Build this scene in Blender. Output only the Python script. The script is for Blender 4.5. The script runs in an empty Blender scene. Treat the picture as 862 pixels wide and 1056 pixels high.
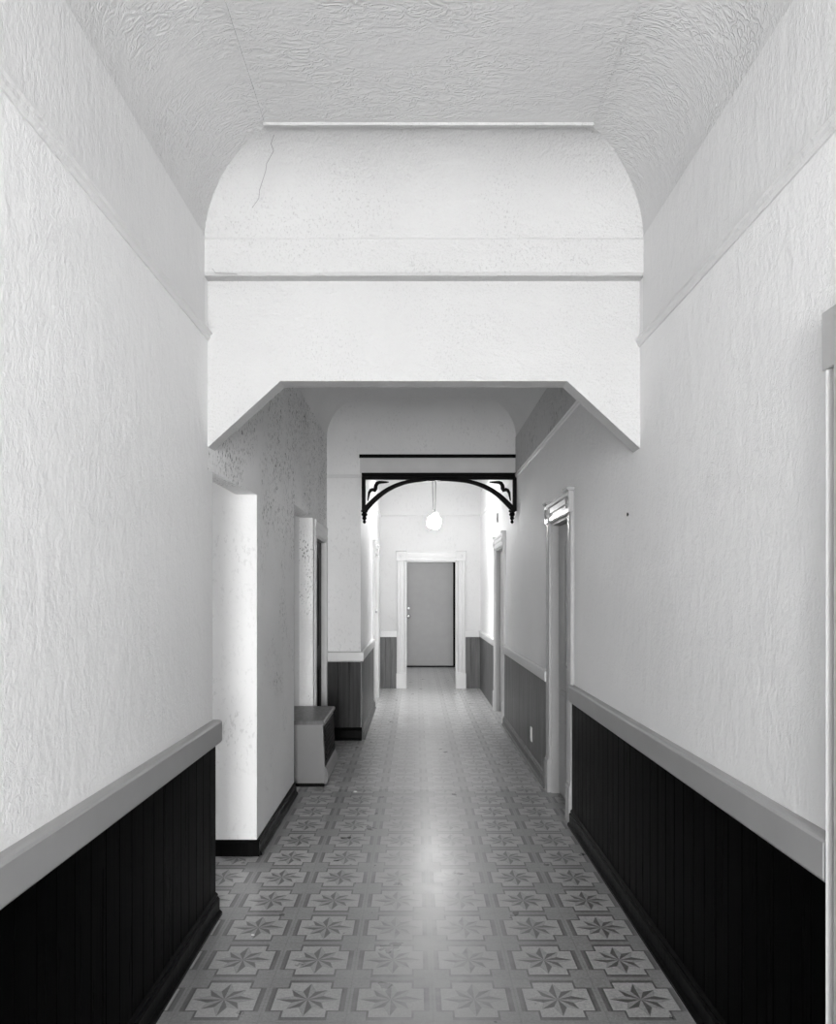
import bpy, bmesh, math, random
from mathutils import Vector, Matrix

random.seed(4)
S = bpy.context.scene
COL = S.collection
PI = math.pi

# ------------------------------------------------------------------ key sizes (metres; x right, y into the hall, z up)
EYE, FOC = 1.48, 800.0
XL, XM, XF, XR = -0.94, -0.90, -0.56, 1.01      # near-left, mid-left, far-left wall faces; right wall face
YH, YC, YE, YV = 3.50, 7.84, 12.10, 15.60       # header, cross wall, end wall, lobby end
T = 0.12
ZSPRING, ZCEIL, ZTOP = 3.058, 3.367, 3.45

# ------------------------------------------------------------------ materials
class NT:
    """small node-tree helper"""
    def __init__(s, name):
        s.m = bpy.data.materials.new(name)
        s.m.use_nodes = True
        s.t = s.m.node_tree
        s.bsdf = s.t.nodes['Principled BSDF']
        s.co = s.t.nodes.new('ShaderNodeTexCoord').outputs['Object']
    def lk(s, v, sock):
        if isinstance(v, bpy.types.NodeSocket):
            s.t.links.new(v, sock)
        else:
            sock.default_value = v
    def math(s, op, a, b=None, c=None, clamp=False):
        n = s.t.nodes.new('ShaderNodeMath'); n.operation = op; n.use_clamp = clamp
        s.lk(a, n.inputs[0])
        if b is not None: s.lk(b, n.inputs[1])
        if c is not None: s.lk(c, n.inputs[2])
        return n.outputs[0]
    def mapping(s, scale=(1, 1, 1), loc=(0, 0, 0), rot=(0, 0, 0), src=None):
        n = s.t.nodes.new('ShaderNodeMapping')
        s.lk(src or s.co, n.inputs['Vector'])
        n.inputs['Scale'].default_value = scale
        n.inputs['Location'].default_value = loc
        n.inputs['Rotation'].default_value = rot
        return n.outputs[0]
    def noise(s, vec, scale, detail=4, rough=0.55, dist=0.0):
        n = s.t.nodes.new('ShaderNodeTexNoise')
        s.lk(vec, n.inputs['Vector'])
        n.inputs['Scale'].default_value = scale
        n.inputs['Detail'].default_value = detail
        n.inputs['Roughness'].default_value = rough
        n.inputs['Distortion'].default_value = dist
        return n.outputs['Fac']
    def ramp(s, v, a, b, lo=0.0, hi=1.0):
        n = s.t.nodes.new('ShaderNodeMapRange'); n.clamp = True
        s.lk(v, n.inputs[0])
        for i, x in enumerate((a, b, lo, hi)): s.lk(x, n.inputs[i + 1])
        return n.outputs[0]
    def mix(s, f, a, b):           # scalar mix
        return s.math('ADD', s.math('MULTIPLY', a, s.math('SUBTRACT', 1.0, f)), s.math('MULTIPLY', b, f))
    def bump(s, h, dist, strength=1.0):
        n = s.t.nodes.new('ShaderNodeBump')
        n.inputs['Distance'].default_value = dist
        n.inputs['Strength'].default_value = strength
        s.lk(h, n.inputs['Height'])
        s.t.links.new(n.outputs[0], s.bsdf.inputs['Normal'])
    def grey(s, v):
        if isinstance(v, (int, float)):
            s.bsdf.inputs['Base Color'].default_value = (v, v, v, 1)
        else:
            n = s.t.nodes.new('ShaderNodeCombineColor')
            for i in range(3): s.t.links.new(v, n.inputs[i])
            s.t.links.new(n.outputs[0], s.bsdf.inputs['Base Color'])
    def rough(s, v, spec=0.5):
        s.lk(v, s.bsdf.inputs['Roughness'])
        s.bsdf.inputs['Specular IOR Level'].default_value = spec

def plaster(name, base, fine=0.004, worm=0.006, worm_scale=9, stretch=(1, 1, 1), dirt=0.0, dirt_scale=45, dirt_shade=0.0, spec=0.25, rough=0.6):
    k = NT(name)
    v = k.mapping(stretch)
    n1 = k.noise(v, 75, 5, 0.6)
    n2 = k.noise(v, worm_scale, 3, 0.5, 1.6)
    ridge = k.math('SUBTRACT', 1.0, k.math('MULTIPLY', k.math('ABSOLUTE', k.math('SUBTRACT', n2, 0.5)), 9.0), clamp=True)
    mask = k.ramp(k.noise(k.co, 2.3, 2), 0.35, 0.65)
    h = k.math('ADD', k.math('MULTIPLY', n1, fine), k.math('MULTIPLY', k.math('MULTIPLY', ridge, mask), worm))
    h = k.math('ADD', h, k.math('MULTIPLY', k.noise(v, 16, 2), fine * 1.5))
    k.bump(h, 1.0)
    tone = k.ramp(k.noise(k.co, 1.1, 3), 0.3, 0.7, 0.93, 1.0)
    c = k.math('MULTIPLY', tone, base)
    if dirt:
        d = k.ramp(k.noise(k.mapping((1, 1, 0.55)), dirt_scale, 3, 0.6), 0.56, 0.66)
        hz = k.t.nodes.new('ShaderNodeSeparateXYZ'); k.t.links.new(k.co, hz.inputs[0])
        area = k.ramp(k.math('ADD', k.noise(k.co, 3.1, 3), k.math('MULTIPLY', k.math('SUBTRACT', hz.outputs[2], 1.9), dirt_shade)), 0.40, 0.62)
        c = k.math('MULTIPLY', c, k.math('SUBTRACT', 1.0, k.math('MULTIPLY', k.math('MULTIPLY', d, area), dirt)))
    k.grey(c)
    k.rough(rough, spec)
    return k.m

def paint(name, base, rough=0.3, spec=0.5, vary=0.03):
    k = NT(name)
    n = k.noise(k.co, 7, 4)
    k.grey(k.math('MULTIPLY', k.ramp(n, 0.3, 0.7, 1 - vary, 1 + vary), base))
    k.rough(rough, spec)
    return k.m

def stain(name, lo, hi, rough=0.35, spec=0.5, ior=1.5):
    k = NT(name)
    g = k.noise(k.mapping((38, 38, 1.3)), 1.0, 5, 0.65, 0.4)
    b = k.noise(k.mapping((9, 9, 0.15)), 1.0, 1)
    f = k.math('MULTIPLY_ADD', k.ramp(g, 0.35, 0.68), 0.7, k.math('MULTIPLY', b, 0.3))
    k.grey(k.mix(f, lo, hi))
    k.rough(k.ramp(g, 0.3, 0.7, rough * 1.15, rough * 0.85), spec)
    k.bsdf.inputs['IOR'].default_value = ior
    k.bump(g, 0.0005)
    return k.m

def plain(name, v, rough=0.5, spec=0.5, metal=0.0):
    k = NT(name); k.grey(k.ramp(k.noise(k.co, 30, 2), 0.3, 0.7, v * 0.94, v * 1.05)); k.rough(rough, spec)
    k.bsdf.inputs['Metallic'].default_value = metal
    return k.m

def vinyl(faded=False):
    k = NT('faded_vinyl' if faded else 'patterned_vinyl')
    cell = 0.304
    sp = k.t.nodes.new('ShaderNodeSeparateXYZ'); k.t.links.new(k.co, sp.inputs[0])
    def local(s, c0):
        q = k.math('DIVIDE', k.math('SUBTRACT', s, c0), cell)
        return k.math('SUBTRACT', k.math('FRACT', k.math('ADD', q, 0.5 + 40)), 0.5)
    u = local(sp.outputs[0], -0.092); v = local(sp.outputs[1], 2.829)
    au = k.math('ABSOLUTE', u); av = k.math('ABSOLUTE', v)
    def inside(a, b):              # 1 where |u|<a and |v|<b
        return k.math('MULTIPLY', k.math('LESS_THAN', au, a), k.math('LESS_THAN', av, b))
    def cross(a, b): return k.math('MAXIMUM', inside(a, b), inside(b, a))
    light = cross(0.395, 0.25)
    line1 = k.math('SUBTRACT', cross(0.42, 0.275), light, clamp=True)
    bars = k.math('MAXIMUM', k.math('MULTIPLY', inside(0.462, 0.275), k.math('GREATER_THAN', au, 0.42)),
                  k.math('MULTIPLY', inside(0.275, 0.462), k.math('GREATER_THAN', av, 0.42)))
    # eight-pointed rosette, every point half dark
    r = k.math('SQRT', k.math('ADD', k.math('MULTIPLY', u, u), k.math('MULTIPLY', v, v)))
    th = k.math('ARCTAN2', v, u)
    q = k.math('DIVIDE', th, PI / 4)
    f = k.math('MULTIPLY', k.math('SUBTRACT', k.math('FRACT', k.math('ADD', q, 8.5)), 0.5), PI / 4)
    odd = k.math('GREATER_THAN', k.math('FRACT', k.math('MULTIPLY', k.math('ADD', q, 8.5), 0.5)), 0.5)
    p = k.math('MULTIPLY', r, k.math('SINE', f)); a = k.math('MULTIPLY', r, k.math('COSINE', f))
    R = k.mix(odd, 0.36, 0.30)
    w = k.math('MULTIPLY', k.math('MINIMUM', k.math('DIVIDE', a, 0.13), k.math('DIVIDE', k.math('SUBTRACT', R, a), k.math('SUBTRACT', R, 0.13))), 0.094)
    star = k.math('LESS_THAN', k.math('ABSOLUTE', p), w)
    dark_half = k.math('MULTIPLY', star, k.math('GREATER_THAN', p, 0.0))
    edge = k.math('MULTIPLY', k.math('LESS_THAN', k.math('ABSOLUTE', p), k.math('ADD', w, 0.008)), k.math('SUBTRACT', 1.0, star))
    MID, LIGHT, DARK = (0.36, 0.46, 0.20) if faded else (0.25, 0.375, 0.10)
    c = k.mix(light, MID, LIGHT)
    c = k.mix(line1, c, DARK)
    c = k.mix(k.math('MULTIPLY', bars, 0.75), c, DARK)
    c = k.mix(k.math('MULTIPLY', star, 0.65), c, MID)
    c = k.mix(dark_half, c, DARK * 1.1)
    c = k.mix(k.math('MULTIPLY', edge, 0.45), c, DARK)
    # thin seam down every row
    seam = k.math('GREATER_THAN', k.math('MAXIMUM', au, av), 0.492)
    c = k.mix(k.math('MULTIPLY', seam, 0.25), c, DARK)
    # mottling and the lane worn by feet
    mott = k.noise(k.co, 90, 3)
    c = k.math('MULTIPLY', c, k.ramp(mott, 0.3, 0.7, 0.84, 1.14))
    c = k.math('MULTIPLY', c, k.ramp(k.noise(k.co, 260, 2), 0.3, 0.7, 0.84, 1.16))
    c = k.math('MULTIPLY', c, k.ramp(k.noise(k.co, 5, 4), 0.3, 0.7, 0.90, 1.08))
    wob = k.math('MULTIPLY', k.math('SUBTRACT', k.noise(k.co, 2.2, 3), 0.5), 0.5)
    lane = k.ramp(k.math('ABSOLUTE', k.math('ADD', k.math('SUBTRACT', sp.outputs[0], 0.07), wob)), 0.15, 0.50, 1.0, 0.0)
    along = k.ramp(k.noise(k.co, 0.9, 2), 0.30, 0.50, 0.35, 1.0)
    wear = k.math('MULTIPLY', k.math('MULTIPLY', lane, along), k.ramp(k.noise(k.co, 14, 4), 0.3, 0.6, 0.35, 0.72))
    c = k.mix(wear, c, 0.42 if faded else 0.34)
    # scuffs
    sc = k.ramp(k.noise(k.mapping((3, 60, 1), rot=(0, 0, 0.5)), 1.0, 2), 0.70, 0.74)
    c = k.mix(k.math('MULTIPLY', sc, 0.12), c, 0.36)
    k.grey(c)
    k.rough(k.ramp(k.noise(k.co, 6, 4), 0.3, 0.7, 0.27, 0.34), 0.72)
    k.bump(k.math('ADD', k.math('MULTIPLY', k.noise(k.co, 9, 2), 0.0003), k.math('MULTIPLY', mott, 0.0003)), 1.0)
    return k.m

M = dict(
    wall=plaster('wall_plaster', 0.86, 0.0034, 0.0011, 38, (1, 1, 0.72)),
    header=plaster('header_plaster', 0.535, 0.0052, 0.0005, 40, (1, 1, 1.4), dirt=0.22, dirt_scale=130),
    ceiling=plaster('ceiling_plaster', 0.64, 0.002, 0.0028, 20, (0.7, 1.4, 1)),
    rough_wall=plaster('rough_plaster', 0.90, 0.0075, 0.004, 30, (1, 1, 0.7), dirt=0.95, dirt_scale=75, dirt_shade=0.14),  # specks thicken upward: dirt plus the header's shade put into colour
    near_frieze=plaster('near_frieze_plaster', 0.74, 0.0030, 0.0010, 36, (1, 1, 0.5)),
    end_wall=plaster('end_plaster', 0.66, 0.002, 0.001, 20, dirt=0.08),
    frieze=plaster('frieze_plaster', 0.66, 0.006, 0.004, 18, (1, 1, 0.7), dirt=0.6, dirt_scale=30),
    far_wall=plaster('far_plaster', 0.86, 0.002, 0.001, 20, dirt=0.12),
    jamb=plaster('smooth_plaster', 0.70, 0.0015, 0.0005, 10, dirt=0.18, dirt_scale=50),
    trim=paint('grey_enamel', 0.315, 0.42),
    casing=paint('lightened_enamel', 0.58, 0.28),  # grey trim paint made paler, with the lamp's light put in
    casing_grey=paint('grey_gloss_enamel', 0.34, 0.27),
    near_casing=paint('beige_enamel', 0.42, 0.5),
    rail=paint('picture_rail_paint', 0.72, 0.45),
    door=paint('door_enamel', 0.34, 0.40),
    door_white=paint('white_door_enamel', 0.66, 0.35),
    wains=stain('black_stained_boards', 0.0001, 0.0012, 0.30, 0.5, 1.05),
    wains_lit=stain('lamplit_boards', 0.032, 0.115, 0.40, 0.4),  # same boards as the near ones, lamplight put into a paler colour
    wains_half_lit=stain('half_lit_boards', 0.004, 0.028, 0.38, 0.4, 1.25),  # same boards again, toned halfway towards the lamplit copy
    base=stain('dark_baseboard', 0.001, 0.006, 0.34, 0.5, 1.1),
    black=stain('black_fretwork', 0.001, 0.004, 0.45, 0.5, 1.15),
    dark_door=stain('dark_door', 0.001, 0.004, 0.5, 0.5, 1.15),
    panel=paint('lintel_board_paint', 0.60, 0.5),
    vinyl=vinyl(),
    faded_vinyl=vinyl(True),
    metal=plain('bright_metal', 0.75, 0.25, 0.5, 0.9),
    plate=plain('white_plastic', 0.75, 0.35),
    dark_metal=plain('dark_metal', 0.03, 0.5),
    cord=plain('lamp_cord', 0.30, 0.5),
    cab_pale=paint('cabinet_enamel', 0.145, 0.35),
    cab_dark=stain('cabinet_lid', 0.02, 0.07, 0.40),
    cab_black=stain('cabinet_grille', 0.003, 0.006, 0.5, 0.5, 1.12),
    paper=plain('paper', 0.8, 0.7),
    web=plain('cobweb', 0.30, 0.9, 0.1),
)
def glow(name, strength):
    k = NT(name); k.grey(0.9)
    k.bsdf.inputs['Emission Color'].default_value = (1, 1, 1, 1)
    k.bsdf.inputs['Emission Strength'].default_value = strength
    return k.m
M['glow'] = glow('lit_opal_glass', 125.0)

# ------------------------------------------------------------------ mesh helpers
ID = lambda u, w, z: (u, w, z)
class MB:
    def __init__(s, fr=None): s.bm = bmesh.new(); s.f = fr or ID
    def box(s, a, b, bev=0.0):
        (x0, y0, z0), (x1, y1, z1) = a, b
        vs = [s.bm.verts.new(s.f(x, y, z)) for x in (x0, x1) for y in (y0, y1) for z in (z0, z1)]
        fs = [(0, 1, 3, 2), (4, 6, 7, 5), (0, 4, 5, 1), (2, 3, 7, 6), (0, 2, 6, 4), (1, 5, 7, 3)]
        faces = [s.bm.faces.new([vs[i] for i in q]) for q in fs]
        if bev:
            es = list({e for f in faces for e in f.edges})
            bmesh.ops.bevel(s.bm, geom=es, offset=bev, segments=2, affect='EDGES', profile=0.5)
        return s
    def prism(s, prof, axis, a, b):
        """prof: 2D polygon; axis 'u': prof=(w,z) swept along u; 'z': prof=(u,w); 'w': prof=(u,z)"""
        def P(p, t):
            return {'u': (t, p[0], p[1]), 'z': (p[0], p[1], t), 'w': (p[0], t, p[1])}[axis]
        A = [s.bm.verts.new(s.f(*P(p, a))) for p in prof]
        B = [s.bm.verts.new(s.f(*P(p, b))) for p in prof]
        n = len(prof)
        for i in range(n):
            s.bm.faces.new((A[i], A[(i + 1) % n], B[(i + 1) % n], B[i]))
        s.bm.faces.new(A[::-1]); s.bm.faces.new(B)
        return s
    def lathe(s, prof, c, axis='z', n=24, tilt=None):
        """prof: (radius, along)"""
        rings = []
        mat = tilt or Matrix.Identity(3)
        for r, h in prof:
            ring = []
            for i in range(n):
                a = 2 * PI * i / n
                q = {'z': (r * math.cos(a), r * math.sin(a), h), 'w': (r * math.cos(a), h, r * math.sin(a))}[axis]
                q = mat @ Vector(q)
                ring.append(s.bm.verts.new(s.f(c[0] + q[0], c[1] + q[1], c[2] + q[2])))
            rings.append(ring)
        for A, B in zip(rings, rings[1:]):
            for i in range(n):
                s.bm.faces.new((A[i], A[(i + 1) % n], B[(i + 1) % n], B[i]))
        s.bm.faces.new(rings[0][::-1]); s.bm.faces.new(rings[-1])
        return s
    def tube(s, pts, r, n=8):
        pts = [Vector(p) for p in pts]
        rings = []
        for i, p in enumerate(pts):
            d = (pts[min(i + 1, len(pts) - 1)] - pts[max(i - 1, 0)]).normalized()
            up = Vector((0, 0, 1)) if abs(d.z) < 0.9 else Vector((1, 0, 0))
            e1 = d.cross(up).normalized(); e2 = d.cross(e1)
            rr = r[i] if isinstance(r, (list, tuple)) else r
            rings.append([s.bm.verts.new(s.f(*(p + e1 * rr * math.cos(2 * PI * k / n) + e2 * rr * math.sin(2 * PI * k / n)))) for k in range(n)])
        for A, B in zip(rings, rings[1:]):
            for i in range(n):
                s.bm.faces.new((A[i], A[(i + 1) % n], B[(i + 1) % n], B[i]))
        s.bm.faces.new(rings[0][::-1]); s.bm.faces.new(rings[-1])
        return s
    def ribbon(s, path, half, w0, w1):
        """a strip of given half-width following a 2-D (u,z) path, thick from w0 to w1"""
        P = [Vector(p) for p in path]; L, Rr = [], []
        for i, p in enumerate(P):
            d = (P[min(i + 1, len(P) - 1)] - P[max(i - 1, 0)]).normalized()
            nrm = Vector((-d.y, d.x)); h = half[i] if isinstance(half, (list, tuple)) else half
            L.append(p + nrm * h); Rr.append(p - nrm * h)
        V = [[s.bm.verts.new(s.f(q.x, w, q.y)) for q in side] for w in (w0, w1) for side in (L, Rr)]
        l0, r0, l1, r1 = V
        for i in range(len(P) - 1):
            for A, B in ((l0, r0), (r0, r1), (r1, l1), (l1, l0)):
                s.bm.faces.new((A[i], A[i + 1], B[i + 1], B[i]))
        s.bm.faces.new((l0[0], r0[0], r1[0], l1[0])); s.bm.faces.new((l0[-1], l1[-1], r1[-1], r0[-1]))
        return s
    def build(s, name, mat, parent=None, smooth=False):
        bmesh.ops.recalc_face_normals(s.bm, faces=s.bm.faces)
        me = bpy.data.meshes.new(name); s.bm.to_mesh(me); s.bm.free()
        me.materials.append(mat)
        if smooth:
            for p in me.polygons: p.use_smooth = True
        o = bpy.data.objects.new(name, me); COL.objects.link(o)
        if parent: 
            o.parent = parent
            o.matrix_parent_inverse = parent.matrix_world.inverted()
        return o

def tag(o, label, cat, kind=None, group=None):
    o['label'] = label; o['category'] = cat
    if kind: o['kind'] = kind
    if group: o['group'] = group
    return o
def empty(name, loc, label, cat, kind=None, group=None):
    o = bpy.data.objects.new(name, None); COL.objects.link(o)
    o.location = loc; o.empty_display_size = 0.1
    o.matrix_world = Matrix.Translation(loc)
    return tag(o, label, cat, kind, group)

F_RIGHT = lambda u, w, z: (XR - w, u, z)
F_LEFT = lambda u, w, z: (XL + w, u, z)
F_MID = lambda u, w, z: (XM + w, u, z)
F_FAR = lambda u, w, z: (XF + w, u, z)
F_CROSS = lambda u, w, z: (u, YC - w, z)
F_END = lambda u, w, z: (u, YE - w, z)
F_LOBBY = lambda u, w, z: (u, YV - w, z)

# ------------------------------------------------------------------ room shell
ST = 'structure'
tag(MB().box((-4.2, -5.3, -0.08), (1.9, 5.86, 0.0)).build('floor', M['vinyl']),
    'grey vinyl floor printed with squares holding pinwheel stars', 'floor', ST)

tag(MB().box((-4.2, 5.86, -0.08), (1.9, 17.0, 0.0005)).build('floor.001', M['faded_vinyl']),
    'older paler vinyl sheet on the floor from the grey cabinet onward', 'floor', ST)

def pieces(name, mat, blocks, label):
    mb = MB()
    for a, b in blocks: mb.box(a, b)
    return tag(mb.build(name, mat), label, 'wall', ST)

X2 = XR + T
pieces('wall_left', M['wall'], [((XL - T, -5.2, 0), (XL, 3.5, ZTOP)), ((XL - T, 3.5, 0), (XL, 3.58, 2.04))], 'pale textured near wall on the left above black boards')
pieces('wall_right', M['wall'], [((XR, -5.2, 0), (X2, 0.95, ZTOP)), ((XR, 0.95, 2.01), (X2, 1.74, ZTOP)), ((XR, 1.74, 0), (X2, 5.07, ZTOP)),
       ((XR, 5.07, 2.0), (X2, 5.77, ZTOP)), ((XR, 5.77, 0), (X2, YC, ZTOP))],
       'long pale textured wall on the right up to the black fretwork arch')
pieces('wall_farright', M['far_wall'], [((XR, YC, 0), (X2, 8.85, ZTOP)), ((XR, 8.85, 2.03), (X2, 9.78, ZTOP)), ((XR, 9.78, 0), (X2, YE + T, ZTOP))],
       'bright wall on the right beyond the black fretwork arch').name = 'wall_far_right'
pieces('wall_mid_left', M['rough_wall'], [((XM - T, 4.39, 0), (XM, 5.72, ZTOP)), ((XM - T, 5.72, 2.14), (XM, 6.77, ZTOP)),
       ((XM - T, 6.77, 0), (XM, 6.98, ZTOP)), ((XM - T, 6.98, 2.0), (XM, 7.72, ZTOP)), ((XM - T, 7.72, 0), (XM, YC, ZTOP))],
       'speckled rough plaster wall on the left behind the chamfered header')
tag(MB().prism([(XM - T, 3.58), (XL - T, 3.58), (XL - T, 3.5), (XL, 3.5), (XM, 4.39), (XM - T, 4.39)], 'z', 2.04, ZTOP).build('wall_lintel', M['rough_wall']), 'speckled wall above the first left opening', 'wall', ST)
pieces('wall_cross', M['far_wall'], [((XM - T, YC, 0), (XF, YC + T, ZTOP)), ((XF, YC, 2.675), (XR, YC + T, ZTOP))],
       'cross wall carrying the black fretwork arch')
pieces('wall_far_left', M['far_wall'], [((XF - T, YC + T, 0), (XF, 10.12, ZTOP)), ((XF - T, 10.12, 2.02), (XF, 11.0, ZTOP)), ((XF - T, 11.0, 0), (XF, YE + T, ZTOP))],
       'bright wall on the left beyond the black fretwork arch')
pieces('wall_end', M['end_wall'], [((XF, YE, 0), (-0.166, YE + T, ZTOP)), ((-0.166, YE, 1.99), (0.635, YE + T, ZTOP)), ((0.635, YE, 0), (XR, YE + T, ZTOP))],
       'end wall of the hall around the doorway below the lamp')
pieces('wall_lobby', M['far_wall'], [((-1.3, YE + T, 0), (-1.18, YV + T, 2.7)), ((1.68, YE + T, 0), (1.80, YV + T, 2.7)),
       ((-1.18, YV, 0), (-0.26, YV + T, 2.7)), ((-0.26, YV, 2.14), (0.86, YV + T, 2.7)), ((0.86, YV, 0), (1.68, YV + T, 2.7)),
       ((-0.26, YV + 0.5, 0), (0.86, YV + 0.6, 2.7)), ((-1.18, YE + T, 0), (XF - T, YE + T + 0.05, 2.7)), ((X2, YE + T, 0), (1.68, YE + T + 0.05, 2.7))],
       'lobby walls around the grey door past the end doorway')
# rooms off the left side, seen only through their openings
pieces('wall_side_room', M['jamb'], [((-3.6, 4.392, 0), (XM - T, 4.51, 2.9)), ((-3.72, 1.3, 0), (-3.6, 4.51, 2.9)), ((-3.6, 1.3, 0), (XL - T, 1.42, 2.9))],
       'smooth pale wall of the room through the first left opening')
tag(MB().box((-3.72, 1.3, 2.9), (XL - T, 4.51, 2.98)).box((-3.0, 4.9, 2.9), (XM - T, 6.9, 2.98)).box((-1.3, YE + T, 2.7), (1.8, YV + 0.6, 2.78)).build('ceiling_side', M['far_wall']),
    'plain ceilings of the side rooms and lobby', 'ceiling', ST)
pieces('wall_recess', M['jamb'], [((-3.0, 6.772, 0), (XM - T, 6.9, 2.9)), ((-3.12, 4.9, 0), (-3.0, 6.9, 2.9)), ((-3.0, 4.9, 0), (XM - T, 5.02, 2.9))],
       'smooth wall of the recess behind the low cabinet')
# plaster facing of the two cut openings (smooth reveals)
tag(MB().box((XM - T, 4.386, 0), (XM, 4.392, 2.04)).build('trim_1', M['jamb']), 'smooth white reveal of the first left opening', 'trim', ST)
# wall behind the camera opened for the added front light
pieces('wall_back', M['wall'], [((XL, -5.2, 0), (-0.80, -5.08, ZTOP)), ((0.87, -5.2, 0), (XR, -5.08, ZTOP)), ((-0.80, -5.2, 2.75), (0.87, -5.08, ZTOP))],
       'wall behind the viewer')

# header with chamfered corners
hd = MB()
hd.prism([(XL, 2.139), (-0.6125, 2.438), (0.6825, 2.438), (XR, 2.135), (XR, ZTOP), (XL, ZTOP)], 'w', YH, YH + 0.108)
hd.box((XL, 3.446, 3.045), (XR, YH, ZTOP))
tag(hd.build('wall_header', M['header']), 'bright plaster header with chamfered corners spanning the hall', 'wall', ST)
bd = MB()
bd.prism([(YH, 2.889), (3.44, 2.889), (3.428, 2.901), (3.428, 3.047), (3.446, 3.0575), (YH, 3.058)], 'u', XL, XR)
tag(bd.build('trim_2', M['header']), 'projecting plaster band across the bright header', 'trim', ST)

def bay(name, x0, x1, y0, y1, rl, rr, r0, r1, mat, label, end_mat=None):
    """coved ceiling of one bay: four curved sides and a flat middle"""
    bm = bmesh.new(); n = 22
    def ring(k):
        a = PI / 2 * k / n; s_, c_ = math.sin(a), 1 - math.cos(a)
        z = ZSPRING + (ZCEIL - ZSPRING) * s_
        return [(x0 + rl * c_, y0 + r0 * c_, z), (x1 - rr * c_, y0 + r0 * c_, z), (x1 - rr * c_, y1 - r1 * c_, z), (x0 + rl * c_, y1 - r1 * c_, z)]
    R = [ring(k) for k in range(n + 1)]
    for e in range(4):
        A = [bm.verts.new(R[k][e]) for k in range(n + 1)]; B = [bm.verts.new(R[k][(e + 1) % 4]) for k in range(n + 1)]
        for k in range(n):
            f = bm.faces.new((A[k], A[k + 1], B[k + 1], B[k])); f.smooth = True; f.material_index = 1 if (end_mat and e == 2) else 0
    bm.faces.new([bm.verts.new(p) for p in R[-1]])
    # slab above so that the bay is solid
    for p0, p1 in (((x0, y0, ZTOP), (x1, y1, ZTOP + 0.1)),):
        vs = [bm.verts.new((x, y, z)) for x in (p0[0], p1[0]) for y in (p0[1], p1[1]) for z in (p0[2], p1[2])]
        for q in [(0, 1, 3, 2), (4, 6, 7, 5), (0, 4, 5, 1), (2, 3, 7, 6), (0, 2, 6, 4), (1, 5, 7, 3)]: bm.faces.new([vs[i] for i in q])
    me = bpy.data.meshes.new(name); bm.to_mesh(me); bm.free(); me.materials.append(mat)
    if end_mat: me.materials.append(end_mat)
    o = bpy.data.objects.new(name, me); COL.objects.link(o)
    return tag(o, label, 'ceiling', ST)
bay('ceiling', XL, XR, -5.08, 3.446, 0.326, 0.294, 0.31, 0.309, M['ceiling'], 'near ceiling with curved coves and swirled plaster', M['header'])
bay('ceiling.001', XM, XR, YH + 0.108, YC, 0.30, 0.294, 0.30, 0.31, M['far_wall'], 'shaded coved ceiling between header and arch')
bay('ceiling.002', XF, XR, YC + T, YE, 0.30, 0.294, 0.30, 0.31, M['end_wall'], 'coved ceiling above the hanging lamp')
# raised bead where the end cove meets the flat ceiling
tag(MB().box((XL + 0.326, 3.108, ZCEIL - 0.009), (XR - 0.294, 3.128, ZCEIL + 0.004), 0.003).build('trim_3', M['header']), 'thin bead at the end of the near flat ceiling', 'trim', ST)
for i, (xa, xb) in enumerate(((XL + 0.323, XL + 0.333), (XR - 0.299, XR - 0.289))):
    tag(MB().box((xa, -4.7, ZCEIL - 0.0035), (xb, 3.105, ZCEIL + 0.003)).build('trim_%d' % (4 + i), M['ceiling']),
        'faint ridge along the %s cove of the near ceiling' % ('left', 'right')[i], 'trim', ST)

# ------------------------------------------------------------------ mouldings
NT_ = [6]
def trim(mb, mat, label):
    o = mb.build('trim_%d' % NT_[0], mat); NT_[0] += 1
    return tag(o, label, 'trim', ST)
def picture_rail(fr, u0, u1, z, label, mat='rail'):
    p = [(0, z - 0.034), (0.006, z - 0.034), (0.012, z - 0.024), (0.014, z - 0.012), (0.020, z - 0.006), (0.020, z), (0, z + 0.004)]
    return trim(MB(fr).prism(p, 'u', u0, u1), M[mat], label)
picture_rail(F_LEFT, -5.08, 3.5, 2.655, 'slim picture rail on the near left wall', 'near_frieze')
picture_rail(F_RIGHT, -5.08, 3.5, 2.625, 'slim picture rail on the near right wall', 'near_frieze')
picture_rail(F_RIGHT, YH + 0.108, YC, 2.675, 'picture rail on the right wall between header and arch')
picture_rail(F_CROSS, XM, XF, 2.68, 'picture rail on the cross wall left of the arch')
picture_rail(F_END, XF, XR, 2.705, 'picture rail on the end wall behind the lamp', 'end_wall')
picture_rail(F_RIGHT, YC + T, YE, 2.705, 'picture rail on the far right wall', 'far_wall')
picture_rail(F_FAR, YC + T, YE, 2.705, 'picture rail on the far left wall', 'far_wall')
# frieze of the near bay, greyer than the wall below
for fr, z, nm in ((F_LEFT, 2.659, 'left'), (F_RIGHT, 2.629, 'right')):
    trim(MB(fr).box((-5.08, 0, z), (3.436, 0.005, ZSPRING + 0.002)), M['near_frieze'], 'grey frieze above the near %s picture rail' % nm)
# darker frieze above the rail on the right between header and arch
tag(MB(F_RIGHT).box((YH + 0.108, 0.0, 2.679), (YC, 0.006, ZSPRING)).build('trim_%d' % NT_[0], M['frieze']), 'dark frieze above the right picture rail behind the header', 'trim', ST); NT_[0] += 1

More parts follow.
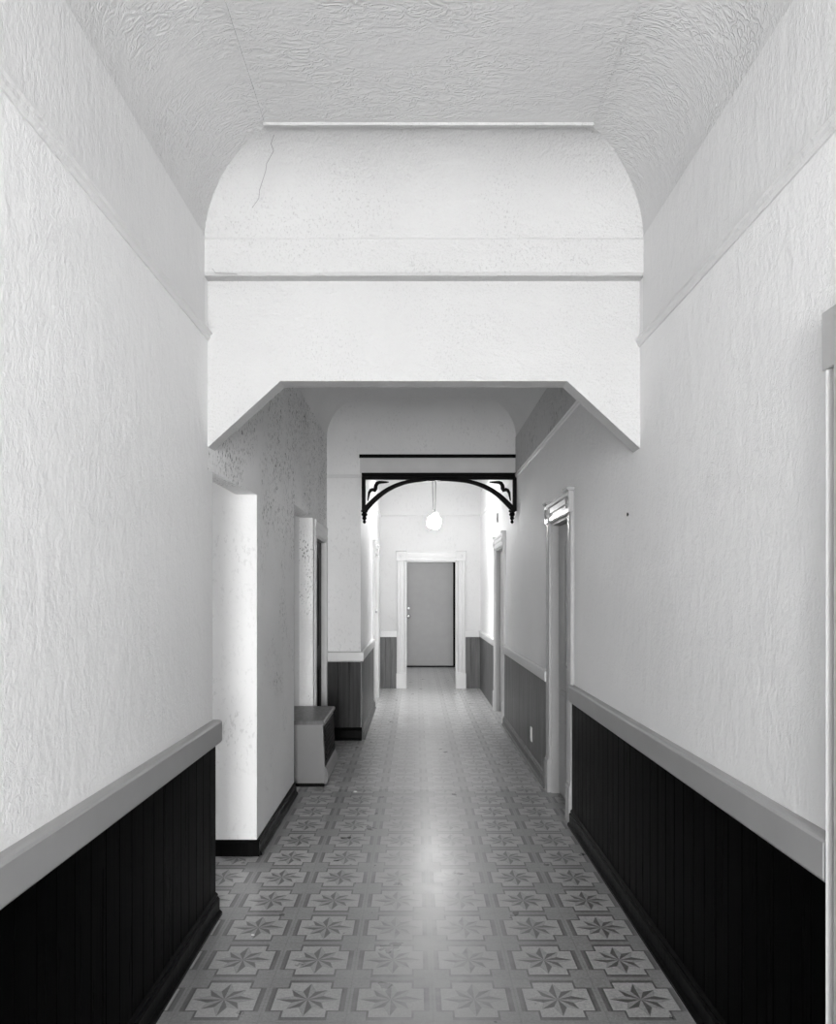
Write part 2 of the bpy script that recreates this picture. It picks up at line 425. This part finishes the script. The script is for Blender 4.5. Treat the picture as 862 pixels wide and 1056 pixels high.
def chair_rail(fr, u0, u1, z, mat, label, h=0.105, d=0.040, cut0=True):
    p = [(0, z - h), (d - 0.006, z - h), (d, z - h + 0.008), (d, z - 0.010), (d - 0.005, z - 0.003), (0.022, z), (0, z)]
    return trim(MB(fr).prism(p, 'u', u0, u1), M[mat], label)
def wainscot(fr, u0, u1, z1, mat, label, pitch=0.105, d=0.016):
    prof = [(u0, 0.0)]
    n = max(1, round((u1 - u0) / pitch)); st = (u1 - u0) / n
    for i in range(n):
        a, b = u0 + i * st, u0 + (i + 1) * st
        prof += [(a + 0.0008, d - 0.005), (a + 0.003, d), (b - 0.003, d), (b - 0.0008, d - 0.005)]
    prof += [(u1, 0.0)]
    return trim(MB(fr).prism(prof, 'z', 0.0, z1), M[mat], label)
NB = {}
def baseboard(fr, side, u0, u1, mat, label, h=0.105, d=0.034):
    p = [(0, 0), (d + 0.012, 0), (d + 0.012, 0.012), (d, 0.024), (d, h - 0.03), (d - 0.009, h - 0.022), (d - 0.007, h - 0.012), (0.014, h), (0, h)]
    o = MB(fr).prism(p, 'u', u0, u1).build('baseboard_' + side, M[mat])
    return tag(o, label, 'baseboard', ST)

# near bay
wainscot(F_LEFT, -5.08, 3.58, 0.80, 'wains', 'black board wainscot on the near left wall')
chair_rail(F_LEFT, -5.08, 3.60, 0.895, 'trim', 'grey chair rail on the near left wall')
baseboard(F_LEFT, 'left', -5.08, 3.58, 'base', 'black baseboard under the near left boards')
wainscot(F_RIGHT, 1.85, 4.95, 0.80, 'wains', 'black board wainscot on the near right wall')
chair_rail(F_RIGHT, 1.85, 4.955, 0.895, 'trim', 'grey chair rail on the near right wall')
baseboard(F_RIGHT, 'right', 1.85, 4.95, 'base', 'black baseboard under the near right boards')
# mid left
baseboard(F_MID, 'mid_left', 4.386, 5.72, 'base', 'dark baseboard below the speckled left wall', 0.088, 0.018)
tag(MB().prism([(4.386, 0), (4.362, 0), (4.366, 0.075), (4.386, 0.088)], 'u', -3.5, XM + 0.018).build('baseboard_side_room', M['base']), 'dark baseboard across the first left opening', 'baseboard', ST)
# right between the two doors
wainscot(F_RIGHT, 5.88, 8.74, 0.80, 'wains_lit', 'board wainscot in a lamplit tone on the right between two doorways')
chair_rail(F_RIGHT, 5.88, 8.74, 0.895, 'casing', 'pale chair rail on the right between two doorways', 0.085, 0.036)
baseboard(F_RIGHT, 'mid_right', 5.88, 8.74, 'wains_lit', 'baseboard in a lamplit tone on the right between two doorways')
# stub of the cross wall
wainscot(F_CROSS, XM + 0.0, XF, 0.79, 'wains_half_lit', 'board wainscot in a half-lit tone on the stub wall left of the arch')
chair_rail(F_CROSS, XM + 0.0, XF + 0.03, 0.895, 'casing', 'pale chair rail on the stub wall left of the arch', 0.10, 0.036)
baseboard(F_CROSS, 'cross', XM + 0.0, XF + 0.015, 'base', 'dark baseboard of the stub wall left of the arch', 0.13)
# beyond the arch
wainscot(F_FAR, YC, 10.0, 0.80, 'wains_lit', 'board wainscot on the left beyond the arch')
chair_rail(F_FAR, YC - 0.03, 10.0, 0.895, 'casing', 'pale chair rail on the left beyond the arch', 0.095, 0.032)
baseboard(F_FAR, 'far_left', YC, 10.0, 'wains_lit', 'baseboard on the left beyond the arch')
wainscot(F_RIGHT, 9.89, YE, 0.80, 'wains_lit', 'board wainscot on the right beyond the third doorway')
chair_rail(F_RIGHT, 9.89, YE, 0.895, 'casing', 'pale chair rail on the right beyond the third doorway', 0.085, 0.032)
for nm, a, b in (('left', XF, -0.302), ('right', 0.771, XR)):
    wainscot(F_END, a, b, 0.82, 'wains_lit', 'boards in a lamplit tone on the end wall %s of the doorway' % nm, 0.085)
    chair_rail(F_END, a, b, 0.90, 'casing', 'pale chair rail on the end wall %s of the doorway' % nm, 0.10, 0.032)

# ------------------------------------------------------------------ doors
def doorway(n, fr, u0, u1, ztop, label, mat, cw=0.11, leaf='door', recess=0.05, jamb_d=0.118, leaf_gap=0.0, plinth=True, block=True, jmat=None, thick=0.04, pw=1.0, bw=0.036, cap=True):
    o0 = fr((u0 + u1) / 2, 0, 0)
    fr0 = fr; fr = lambda u, w, z: fr0(u, w * pw if w > 0 else w, z)
    root = empty('door_%d' % n, o0, label, 'doorway', ST)
    hc = 0.14
    for s, a in ((-1, u0), (1, u1)):
        lo, hi = (a - cw, a) if s < 0 else (a, a + cw)
        zb = 0.25 if plinth else 0.0
        w = hi - lo
        prof = [(lo, 0), (lo, 0.022), (lo + .1 * w, 0.026), (lo + .2 * w, 0.018), (lo + .34 * w, 0.018), (lo + .42 * w, 0.026), (lo + .58 * w, 0.026), (lo + .66 * w, 0.018),
                (lo + .8 * w, 0.018), (lo + .9 * w, 0.026), (hi, 0.022), (hi, 0)]
        MB(fr).prism(prof, 'z', zb, ztop).build('side_casing', mat, root)
        if plinth:
            pl = MB(fr).box((lo - 0.006, 0, 0), (hi + (0.006 if s < 0 else 0.006), 0.036, 0.235), 0.004)
            pl.prism([(0, 0.235), (0.036, 0.235), (0.026, 0.25), (0, 0.25)], 'u', lo, hi)
            pl.build('plinth_block', mat, root)
        if block:
            b = MB(fr).box((lo - 0.006, 0, ztop), (hi + 0.006, bw, ztop + hc), 0.004)
            c = ((lo + hi) / 2, bw, ztop + hc / 2)
            if n != 1: b.lathe([(0.040, -0.002), (0.040, 0.004), (0.032, 0.007), (0.028, 0.003), (0.018, 0.003), (0.012, 0.009), (0.004, 0.011)], c, 'w', 20)
            b.build('corner_block', mat, root)
            if cap: MB(fr).prism([(0, ztop + hc), (0.042, ztop + hc), (0.05, ztop + hc + 0.014), (0.05, ztop + hc + 0.02), (0, ztop + hc + 0.02)], 'u', lo - 0.016, hi + 0.016).build('block_cap', mat, root)
    h0, h1 = ztop, ztop + hc
    prof = [(0, h0), (0.022, h0), (0.026, h0 + .012), (0.026, h0 + .040), (0.016, h0 + .048), (0.016, h0 + .062), (0.026, h0 + .070), (0.026, h0 + .105), (0.034, h0 + .115), (0.034, h1 - .004), (0, h1)]
    MB(fr).prism(prof, 'u', u0 + (0.006 if block else -cw), u1 - (0.006 if block else -cw)).build('head_casing', mat, root)
    j = MB(fr)
    jd = -jamb_d
    j.box((u0 - 0.001, jd, 0), (u0 + 0.018, 0.004, ztop)); j.box((u1 - 0.018, jd, 0), (u1 + 0.001, 0.004, ztop)); j.box((u0, jd, ztop - 0.018), (u1, 0.004, ztop + 0.001))
    if leaf:
        for a, b in ((u0 + .018, u0 + .030), (u1 - .030, u1 - .018)):
            j.box((a, -recess - thick - .03, 0), (b, -recess - thick - 0.002, ztop - .018))
    j.build('jamb', jmat or mat, root)
    lf = None
    if leaf:
        lf = MB(fr)
        a, b, z0, z1 = u0 + 0.021 + 0.0, u1 - 0.021 - leaf_gap, 0.012, ztop - 0.022
        lf.box((a, -recess - thick, z0), (b, -recess, z1), 0.003)
        lf = lf.build('door_leaf', M[leaf], root)
    return root, lf

def knob(fr, u, w, z, parent, name='door_knob', r=0.028, mat='metal'):
    MB(fr).lathe([(r * 1.15, 0), (r * 1.15, 0.006), (r * .4, 0.009), (r * .4, 0.03), (r * .85, 0.036), (r, 0.05), (r * .85, 0.062), (r * .3, 0.067)], (u, w, z), 'w', 18).build(name, M[mat], parent, True)

def raised_panels(fr, u0, u1, w, mat, parent, rows):
    for z0, z1 in rows:
        m_ = MB(fr)
        mid = (u0 + u1) / 2
        for a, b in ((u0 + .11, mid - .05), (mid + .05, u1 - .11)):
            m_.prism([(a, z0), (b, z0), (b, z1), (a, z1)], 'w', w - 0.002, w + 0.004)
            m_.box((a + .03, w, z0 + .03), (b - .03, w + 0.009, z1 - .03), 0.004)
        m_.build('raised_panel', mat, parent)
ROWS = ((0.22, 0.78), (0.95, 1.85))

r1, l1 = doorway(1, F_RIGHT, 0.95, 1.74, 2.01, 'beige cased doorway at the right edge nearest the viewer', M['near_casing'], block=True, pw=1.5, bw=0.027, cap=False)
raised_panels(F_RIGHT, .95, 1.74, -.05, M['door'], l1, ROWS); knob(F_RIGHT, 1.02, -.05, 1.0, l1)
r2, l2 = doorway(2, F_RIGHT, 5.07, 5.77, 2.0, 'grey doorway with glossy head casing at the end of the black boards', M['casing_grey'], jmat=M['trim'])
raised_panels(F_RIGHT, 5.07, 5.77, -.05, M['door'], l2, ROWS); knob(F_RIGHT, 5.14, -.05, 1.0, l2)
r3, l3 = doorway(3, F_RIGHT, 8.85, 9.78, 2.03, 'right doorway beyond the fretwork arch near the lamp', M['casing'], jmat=M['near_casing'])
raised_panels(F_RIGHT, 8.85, 9.78, -.05, M['door'], l3, ROWS); knob(F_RIGHT, 8.93, -.05, 1.0, l3)
r4, l4 = doorway(4, F_FAR, 10.12, 11.0, 2.02, 'white cased doorway on the left beyond the arch', M['casing'], leaf='door_white', recess=0.02)
raised_panels(F_FAR, 10.12, 11.0, -.02, M['door_white'], l4, ROWS); knob(F_FAR, 10.2, -.02, 1.25, l4)
r5, l5 = doorway(5, F_END, -0.166, 0.635, 1.99, 'pale cased open doorway in the end wall below the lamp', M['casing'], cw=0.136, leaf=None)
r6, l6 = doorway(6, F_MID, 6.98, 7.72, 2.0, 'narrow doorway with a black leaf beside the speckled wall', M['casing'], cw=0.10, leaf='dark_door', recess=0.04, jmat=M['casing'], block=False, plinth=False, pw=0.4)
raised_panels(F_MID, 6.98, 7.72, -.04, M['dark_door'], l6, ROWS)
# grey slab door at the back of the lobby, hung with a dark gap on its right
d7 = empty('door_7', (0.3, YV, 0), 'plain grey slab door seen through the end doorway', 'door', ST)
leaf7 = MB(F_LOBBY).box((-0.235, -0.035, 0.028), (0.745, 0.01, 2.10), 0.004).build('door_leaf', M['door'], d7)
MB(F_LOBBY).box((-0.235, 0.0101, 0.03), (0.745, 0.012, 0.16)).build('kick_plate', M['door'], leaf7)
knob(F_LOBBY, -0.15, 0.01, 1.02, leaf7, 'door_knob', 0.034)
MB(F_LOBBY).lathe([(0.03, 0), (0.03, 0.012), (0.024, 0.016), (0.01, 0.018)], (-0.15, 0.01, 1.18), 'w', 18).build('deadbolt', M['metal'], leaf7, True)
MB(F_LOBBY).box((-0.28, -0.12, 0), (-0.26, 0.02, 2.16)).box((0.86, -0.12, 0), (0.88, 0.02, 2.16)).box((-0.28, -0.12, 2.14), (0.88, 0.02, 2.17)).build('frame', M['near_casing'], d7)
MB(F_LOBBY).box((-0.26, -0.3, 0.0), (0.86, 0.02, 0.025)).build('threshold', M['dark_door'], d7)
MB(F_LOBBY).box((0.735, -0.11, 0.025), (0.86, -0.045, 2.14)).build('gap_dark_strip', M['dark_door'], d7)  # dark strip set in the gap to stand for its darkness

# added frame giving the front light an opening
w1 = empty('front_light_frame', (0.03, -5.14, 0), 'added frame around the front light behind the viewer', 'window', ST)
MB().box((-0.80, -5.2, 0), (-0.74, -5.05, 2.75)).box((0.81, -5.2, 0), (0.87, -5.05, 2.75)).box((-0.74, -5.2, 2.69), (0.81, -5.05, 2.75)).build('frame', M['casing'], w1)

# ------------------------------------------------------------------ lintel board, dark strip and fretwork arch
tag(MB(F_CROSS).box((-0.565, 0.0, 2.695), (XR, 0.014, 2.862)).build('trim_%d' % NT_[0], M['panel']), 'grey lintel board above the fretwork arch', 'trim', ST); NT_[0] += 1
trim(MB(F_CROSS).prism([(0, 2.848), (0.022, 2.848), (0.036, 2.858), (0.036, 2.880), (0, 2.884)], 'u', -0.572, XR), M['black'], 'thin black moulding above the lintel board')

SC = 7.80 / FOC
def pt(px, py): return ((px - 429) * SC, EYE + (612 - py) * SC)
CX = 452.8
arch = empty('fretwork_arch', (pt(CX, 0)[0], YC - 0.03, 2.28), 'black fretwork arch with corner brackets hung under the lintel', 'arch')
W0, W1 = 0.016, 0.058
bm_ = MB(F_CROSS)
zt, zb = pt(0, 487.8)[1], pt(0, 494.6)[1]
xl_, xr_ = pt(373.0, 0)[0], XR
bm_.prism([(W0, zb), (W1 - .004, zb), (W1, zb + .006), (W1, zb + .026), (W1 - .012, zb + .030), (W1 - .012, zb + .038), (W1 + .004, zb + .042), (W1 + .004, zt - .004), (W1, zt), (W0, zt)], 'u', xl_, xr_)
bm_.build('beam', M['black'], arch)
half_pts = [(-77.0, 527.5), (-75.3, 524.5), (-71, 519.8), (-65, 513.9), (-60, 509.7), (-54, 505.6), (-48, 502.4), (-42.5, 500.0), (-35, 497.6), (-26, 495.9), (-14, 494.8), (0, 494.4)]
for sgn, nm in ((1, 'left'), (-1, 'right')):
    mx = lambda px: CX + sgn * (px - CX)
    P = lambda px, py: pt(mx(px), py)
    br = MB(F_CROSS)
    xa, xb = P(373.0, 0)[0], P(376.9, 0)[0]
    br.box((min(xa, xb), W0, P(0, 527)[1]), (max(xa, xb), W1 - .004, zb))
    br = br.build('bracket', M['black'], arch)
    rib = MB(F_CROSS); path = [P(CX + a, b) for a, b in half_pts]
    # smooth the path
    dense = []
    for i in range(len(path) - 1):
        p0, p1, p2, p3 = [Vector(path[max(0, min(len(path) - 1, j))]) for j in (i - 1, i, i + 1, i + 2)]
        for k in range(4):
            t = k / 4
            dense.append(0.5 * ((2 * p1) + (p2 - p0) * t + (2 * p0 - 5 * p1 + 4 * p2 - p3) * t * t + (3 * p1 - p0 - 3 * p2 + p3) * t ** 3))
    dense.append(Vector(path[-1]))
    rib.ribbon(dense, [0.027 - 0.012 * (i / (len(dense) - 1)) for i in range(len(dense))], W0, W1)
    rib.ribbon(dense, 0.006, W1, W1 + 0.006)
    rib.build('arch_rib', M['black'], br)
    sc = [(379.3, 516.5), (380.0, 512), (380.6, 508.2), (382.2, 505.6), (384.2, 504.9), (386.2, 505.6), (387.2, 503.6), (387.6, 500.6), (389.0, 498.4), (391.2, 497.4), (394, 497.3), (397.5, 497.3), (400.8, 497.1)]
    sp = [Vector(P(*q)) for q in sc]
    MB(F_CROSS).ribbon(sp, [0.005, 0.009, 0.013, 0.016, 0.018, 0.021, 0.021, 0.019, 0.018, 0.015, 0.012, 0.009, 0.004], W0 + .01, W1 - .008).build('scroll', M['black'], br)
    c = P(375.0, 0)[0]
    fin = MB(F_CROSS)
    z0 = P(0, 526)[1]
    prof = [(0.034, 0.0), (0.034, -0.018), (0.022, -0.022), (0.022, -0.028), (0.030, -0.036), (0.031, -0.048), (0.020, -0.060), (0.016, -0.064), (0.022, -0.074), (0.023, -0.084), (0.015, -0.096), (0.010, -0.100), (0.016, -0.110), (0.017, -0.120), (0.009, -0.132), (0.002, -0.136)]
    off = 0.006 if sgn > 0 else -0.006
    if sgn < 0: c = min(c, XR - 0.036)
    fin.lathe(prof, (c + off, 0.02, z0), 'z', 16)
    fin.build('drop_finial', M['black'], br, True)

# ------------------------------------------------------------------ hanging lamp
lx, ly, lz = 0.24, 10.3, 2.435
lamp = empty('pendant_lamp', (lx, ly, ZCEIL), 'lit pendant lamp hanging in the hall beyond the fretwork arch', 'lamp')
MB().lathe([(0.062, 0), (0.062, -0.012), (0.045, -0.03), (0.016, -0.04), (0.010, -0.05)], (lx, ly, ZCEIL), 'z', 24).build('ceiling_rose', M['plate'], lamp, True)
MB().tube([(lx - .022, ly, ZCEIL - .04), (lx - .02, ly, 2.9), (lx - .012, ly, 2.6), (lx, ly, 2.55)], 0.008).tube([(lx + .022, ly, ZCEIL - .04), (lx + .02, ly, 2.9), (lx + .014, ly, 2.6), (lx + .004, ly, 2.55)], 0.008).build('cord', M['cord'], lamp, True)
tl = Matrix.Rotation(math.radians(11), 3, 'Y')
MB().lathe([(0.012, 0.135), (0.034, 0.13), (0.040, 0.115), (0.046, 0.085), (0.046, 0.078)], (lx, ly, lz), 'z', 20, tl).build('lamp_holder', M['plate'], lamp, True)
sh = MB().lathe([(0.044, 0.08), (0.055, 0.070), (0.078, 0.052), (0.088, 0.020), (0.088, -0.040), (0.080, -0.072), (0.062, -0.088), (0.03, -0.094), (0.004, -0.095)], (lx, ly, lz), 'z', 28, tl).build('lamp_shade', M['glow'], lamp, True)
sh['label'] = 'glowing opal glass shade'

# ------------------------------------------------------------------ low cabinet in the left recess
cab = empty('cabinet', (-0.95, 6.3, 0), 'low grey cabinet with a dark lid standing in the left wall recess', 'cabinet')
x0, x1, y0, y1 = -1.22, -0.715, 5.925, 6.68
cb = MB()
cb.prism([(x0, 0.03), (x1 + 0.022, 0.03), (x1 + 0.018, 0.12), (x1, 0.478), (x0, 0.478)], 'w', y0, y1)
cb = cb.build('body', M['cab_pale'], cab)
MB().prism([(x0 + .02, 0.0), (x1 + 0.010, 0.0), (x1 + 0.010, 0.031), (x0 + .02, 0.031)], 'w', y0 + .015, y1 - .02).build('plinth', M['cab_black'], cab)
lid = MB().prism([(x0 - .005, 0.478), (x1 + .004, 0.478), (x1 + 0.016, 0.482), (x1 + 0.016, 0.500), (x1 + .006, 0.508), (x0 - .005, 0.508)], 'w', y0 - 0.014, y1 + 0.014).build('lid', M['cab_dark'], cab)
lid['label'] = 'dark worn lid'
# dark front with slots facing the hall, pale curved apron below
fr_ = MB(); fr_.prism([(x1 - .01, 0.15), (x1 + 0.020, 0.15), (x1 + 0.006, 0.45), (x1 - .01, 0.45)], 'w', y0 + 0.05, y1 - 0.02)
fr_ = fr_.build('front_panel', M['cab_black'], cab); fr_['label'] = 'black front facing the hall'
gr = MB()
for i in range(7):
    z = 0.19 + i * 0.036
    xx = x1 + 0.020 - (z - .15) * 0.0467
    gr.box((xx - .004, y0 + 0.09, z), (xx + 0.005, y1 - 0.06, z + 0.012))
gr.build('louvre', M['cab_black'], fr_)
ap = MB(); ap.prism([(x1, 0.02), (x1 + 0.030, 0.02), (x1 + 0.040, 0.07), (x1 + 0.032, 0.13), (x1 + .018, 0.15), (x1, 0.15)], 'w', y0 + 0.02, y1 - 0.01)
ap.build('apron', M['cab_pale'], cab)
tag(MB().tube([(x0 + .1, 5.76, 0.012), (-0.98, 5.74, 0.012), (-0.93, 5.80, 0.012), (-0.94, 5.9, 0.012)], 0.006).build('cable', M['dark_metal']), 'dark cable on the floor at the foot of the grey cabinet', 'cable')

# ------------------------------------------------------------------ small fittings and litter
u, z = 6.9, EYE - 145 / FOC * 6.9
u = 0.985 * FOC / 118.0; z = EYE - 145.0 / FOC * u
out = empty('power_outlet', F_RIGHT(u, 0.016, z), 'white power outlet on the boards between the right doorways', 'outlet')
MB(F_RIGHT).box((u - .038, 0.016, z - .062), (u + .038, 0.023, z + .062), 0.003).build('cover_plate', M['plate'], out)
for dz in (-.022, .022):
    MB(F_RIGHT).lathe([(0.017, 0), (0.017, 0.003), (0.014, 0.004)], (u, 0.023, z + dz), 'w', 16).build('socket', M['plate'], out)
u = XR * FOC / 219.0; z = EYE + (612 - 530.5) / FOC * u
nl = MB(F_RIGHT).lathe([(0.0035, -0.002), (0.0035, 0.003), (0.009, 0.0035), (0.009, 0.006), (0.003, 0.008)], (u, 0, z), 'w', 12).build('nail', M['dark_metal'])
tag(nl, 'dark nail head in the right wall below the header corner', 'nail')
u = XR * FOC / 84.5; z = EYE + (612 - 534) / FOC * u
wf = empty('wall_sensor', F_RIGHT(u, 0, z), 'small grey fitting on the right wall above the doorway past the arch', 'fitting')
MB(F_RIGHT).box((u - .035, 0, z - .055), (u + .035, 0.018, z + .055), 0.004).build('body', M['cord'], wf)
MB(F_RIGHT).box((u - .02, 0.018, z - .03), (u + .02, 0.021, z + .0)).build('faceplate', M['dark_metal'], wf)

def scrap(px, py, size, rz, label):
    Y = FOC * EYE / (py - 612); X = (px - 429) / FOC * Y
    mb = MB(); n = 7
    c, s_ = math.cos(rz), math.sin(rz)
    vs = []
    for i in range(n):
        a = 2 * PI * i / n; r = size * random.uniform(.55, 1)
        x, y = r * math.cos(a), r * .55 * math.sin(a)
        vs.append((X + c * x - s_ * y, Y + s_ * x + c * y, 0.002 + random.uniform(0, size * .35)))
    lo = [mb.bm.verts.new(v) for v in vs]; hi = [mb.bm.verts.new((v[0], v[1], v[2] + .0015)) for v in vs]
    cl = mb.bm.verts.new((X, Y, 0.001)); ch = mb.bm.verts.new((X, Y, size * .3 + .004))
    for i in range(n):
        j = (i + 1) % n
        mb.bm.faces.new((lo[i], lo[j], hi[j], hi[i])); mb.bm.faces.new((lo[j], lo[i], cl)); mb.bm.faces.new((hi[i], hi[j], ch))
    tag(mb.build('paper_scrap', M['paper']), label, 'scrap')
scrap(261, 965, .010, .3, 'tiny white scrap on the floor before the first left opening')
scrap(232, 882.5, .026, .0, 'white chip by the baseboard deep in the first left opening')
scrap(258, 882.0, .026, .1, 'white chip at the baseboard corner of the speckled wall')
scrap(366, 817, .022, .5, 'pale scrap on the floor near the grey cabinet')
scrap(465.5, 861, .010, 1.0, 'pale speck in the middle of the worn floor lane')

# cobwebs on the header's upper left corner
def web(pts, label, r=0.0013):
    tag(MB().tube(pts, r, 5).build('cobweb', M['web']), label, 'cobweb')
web([(-0.575, 3.138, 3.335), (-0.592, 3.165, 3.315), (-0.586, 3.19, 3.300), (-0.622, 3.23, 3.27), (-0.63, 3.25, 3.25), (-0.668, 3.31, 3.20), (-0.675, 3.33, 3.175), (-0.71, 3.36, 3.15)], 'dusty cobweb strand in the left corner of the cove above the header', 0.0015)
web([(-0.90, 3.425, 2.915), (-0.885, 3.424, 2.895), (-0.86, 3.424, 2.893), (-0.83, 3.424, 2.892), (-0.79, 3.424, 2.890)], 'dusty cobweb under the left end of the plaster band', 0.0015)

# ------------------------------------------------------------------ light
def area(name, loc, rot, sx, sy, power, spread=PI):
    l = bpy.data.lights.new(name, 'AREA'); l.shape = 'RECTANGLE'; l.size = sx; l.size_y = sy; l.energy = power; l.spread = spread
    o = bpy.data.objects.new(name, l); COL.objects.link(o); o.location = loc; o.rotation_euler = rot
    return o
area('front_fill', (0.0, -5.04, 1.4), (PI / 2, 0, 0), 1.5, 2.4, 585)       # added frontal light; its source behind the viewer is unseen
area('side_room_fill', (-2.2, 1.46, 1.6), (PI / 2, 0, 0), 1.8, 1.8, 5)         # added light for the bright reveal, source unseen
area('recess_fill', (-2.96, 5.9, 1.5), (PI / 2, 0, -PI / 2), 1.2, 1.6, 9)  # added light for the recess, source unseen
area('mid_bay_fill', (-3.56, 2.95, 1.55), (PI / 2, 0, -PI / 2), 2.2, 1.6, 26)       # added light through the first opening for the mid bay
p = bpy.data.lights.new('lobby_fill', 'POINT'); p.energy = 30; p.shadow_soft_size = 0.12  # added light for the lobby; no lamp is seen there
po = bpy.data.objects.new('lobby_fill', p); COL.objects.link(po); po.location = (0.25, 13.6, 2.45)

sp_ = bpy.data.lights.new('pendant_floor_fill', 'SPOT'); sp_.energy = 135; sp_.spot_size = math.radians(104); sp_.spot_blend = 0.7; sp_.shadow_soft_size = 0.08  # added spot below the pendant to brighten the floor
so = bpy.data.objects.new('pendant_floor_fill', sp_); COL.objects.link(so); so.location = (lx, ly, lz - 0.11)

w = bpy.data.worlds.new('world'); S.world = w; w.use_nodes = True
w.node_tree.nodes['Background'].inputs[0].default_value = (0.8, 0.8, 0.8, 1)
w.node_tree.nodes['Background'].inputs[1].default_value = 0.3

# ------------------------------------------------------------------ camera
cam = bpy.data.cameras.new('camera'); co = bpy.data.objects.new('camera', cam); COL.objects.link(co)
co.location = (0, 0, EYE); co.rotation_euler = (PI / 2, 0, 0)
cam.sensor_fit = 'VERTICAL'; cam.sensor_height = 36.0; cam.lens = FOC * 36.0 / 1056.0
cam.shift_y = 84.0 / 1056.0; cam.shift_x = 2.0 / 1056.0
cam.clip_start = 0.05
S.camera = co

vs = S.view_settings
S.display_settings.display_device = 'sRGB'
vs.view_transform = 'Standard'; vs.look = 'None'; vs.gamma = 1.0; vs.exposure = 0.0
vs.use_curve_mapping = False
S.cycles.diffuse_bounces = 8; S.cycles.max_bounces = 12
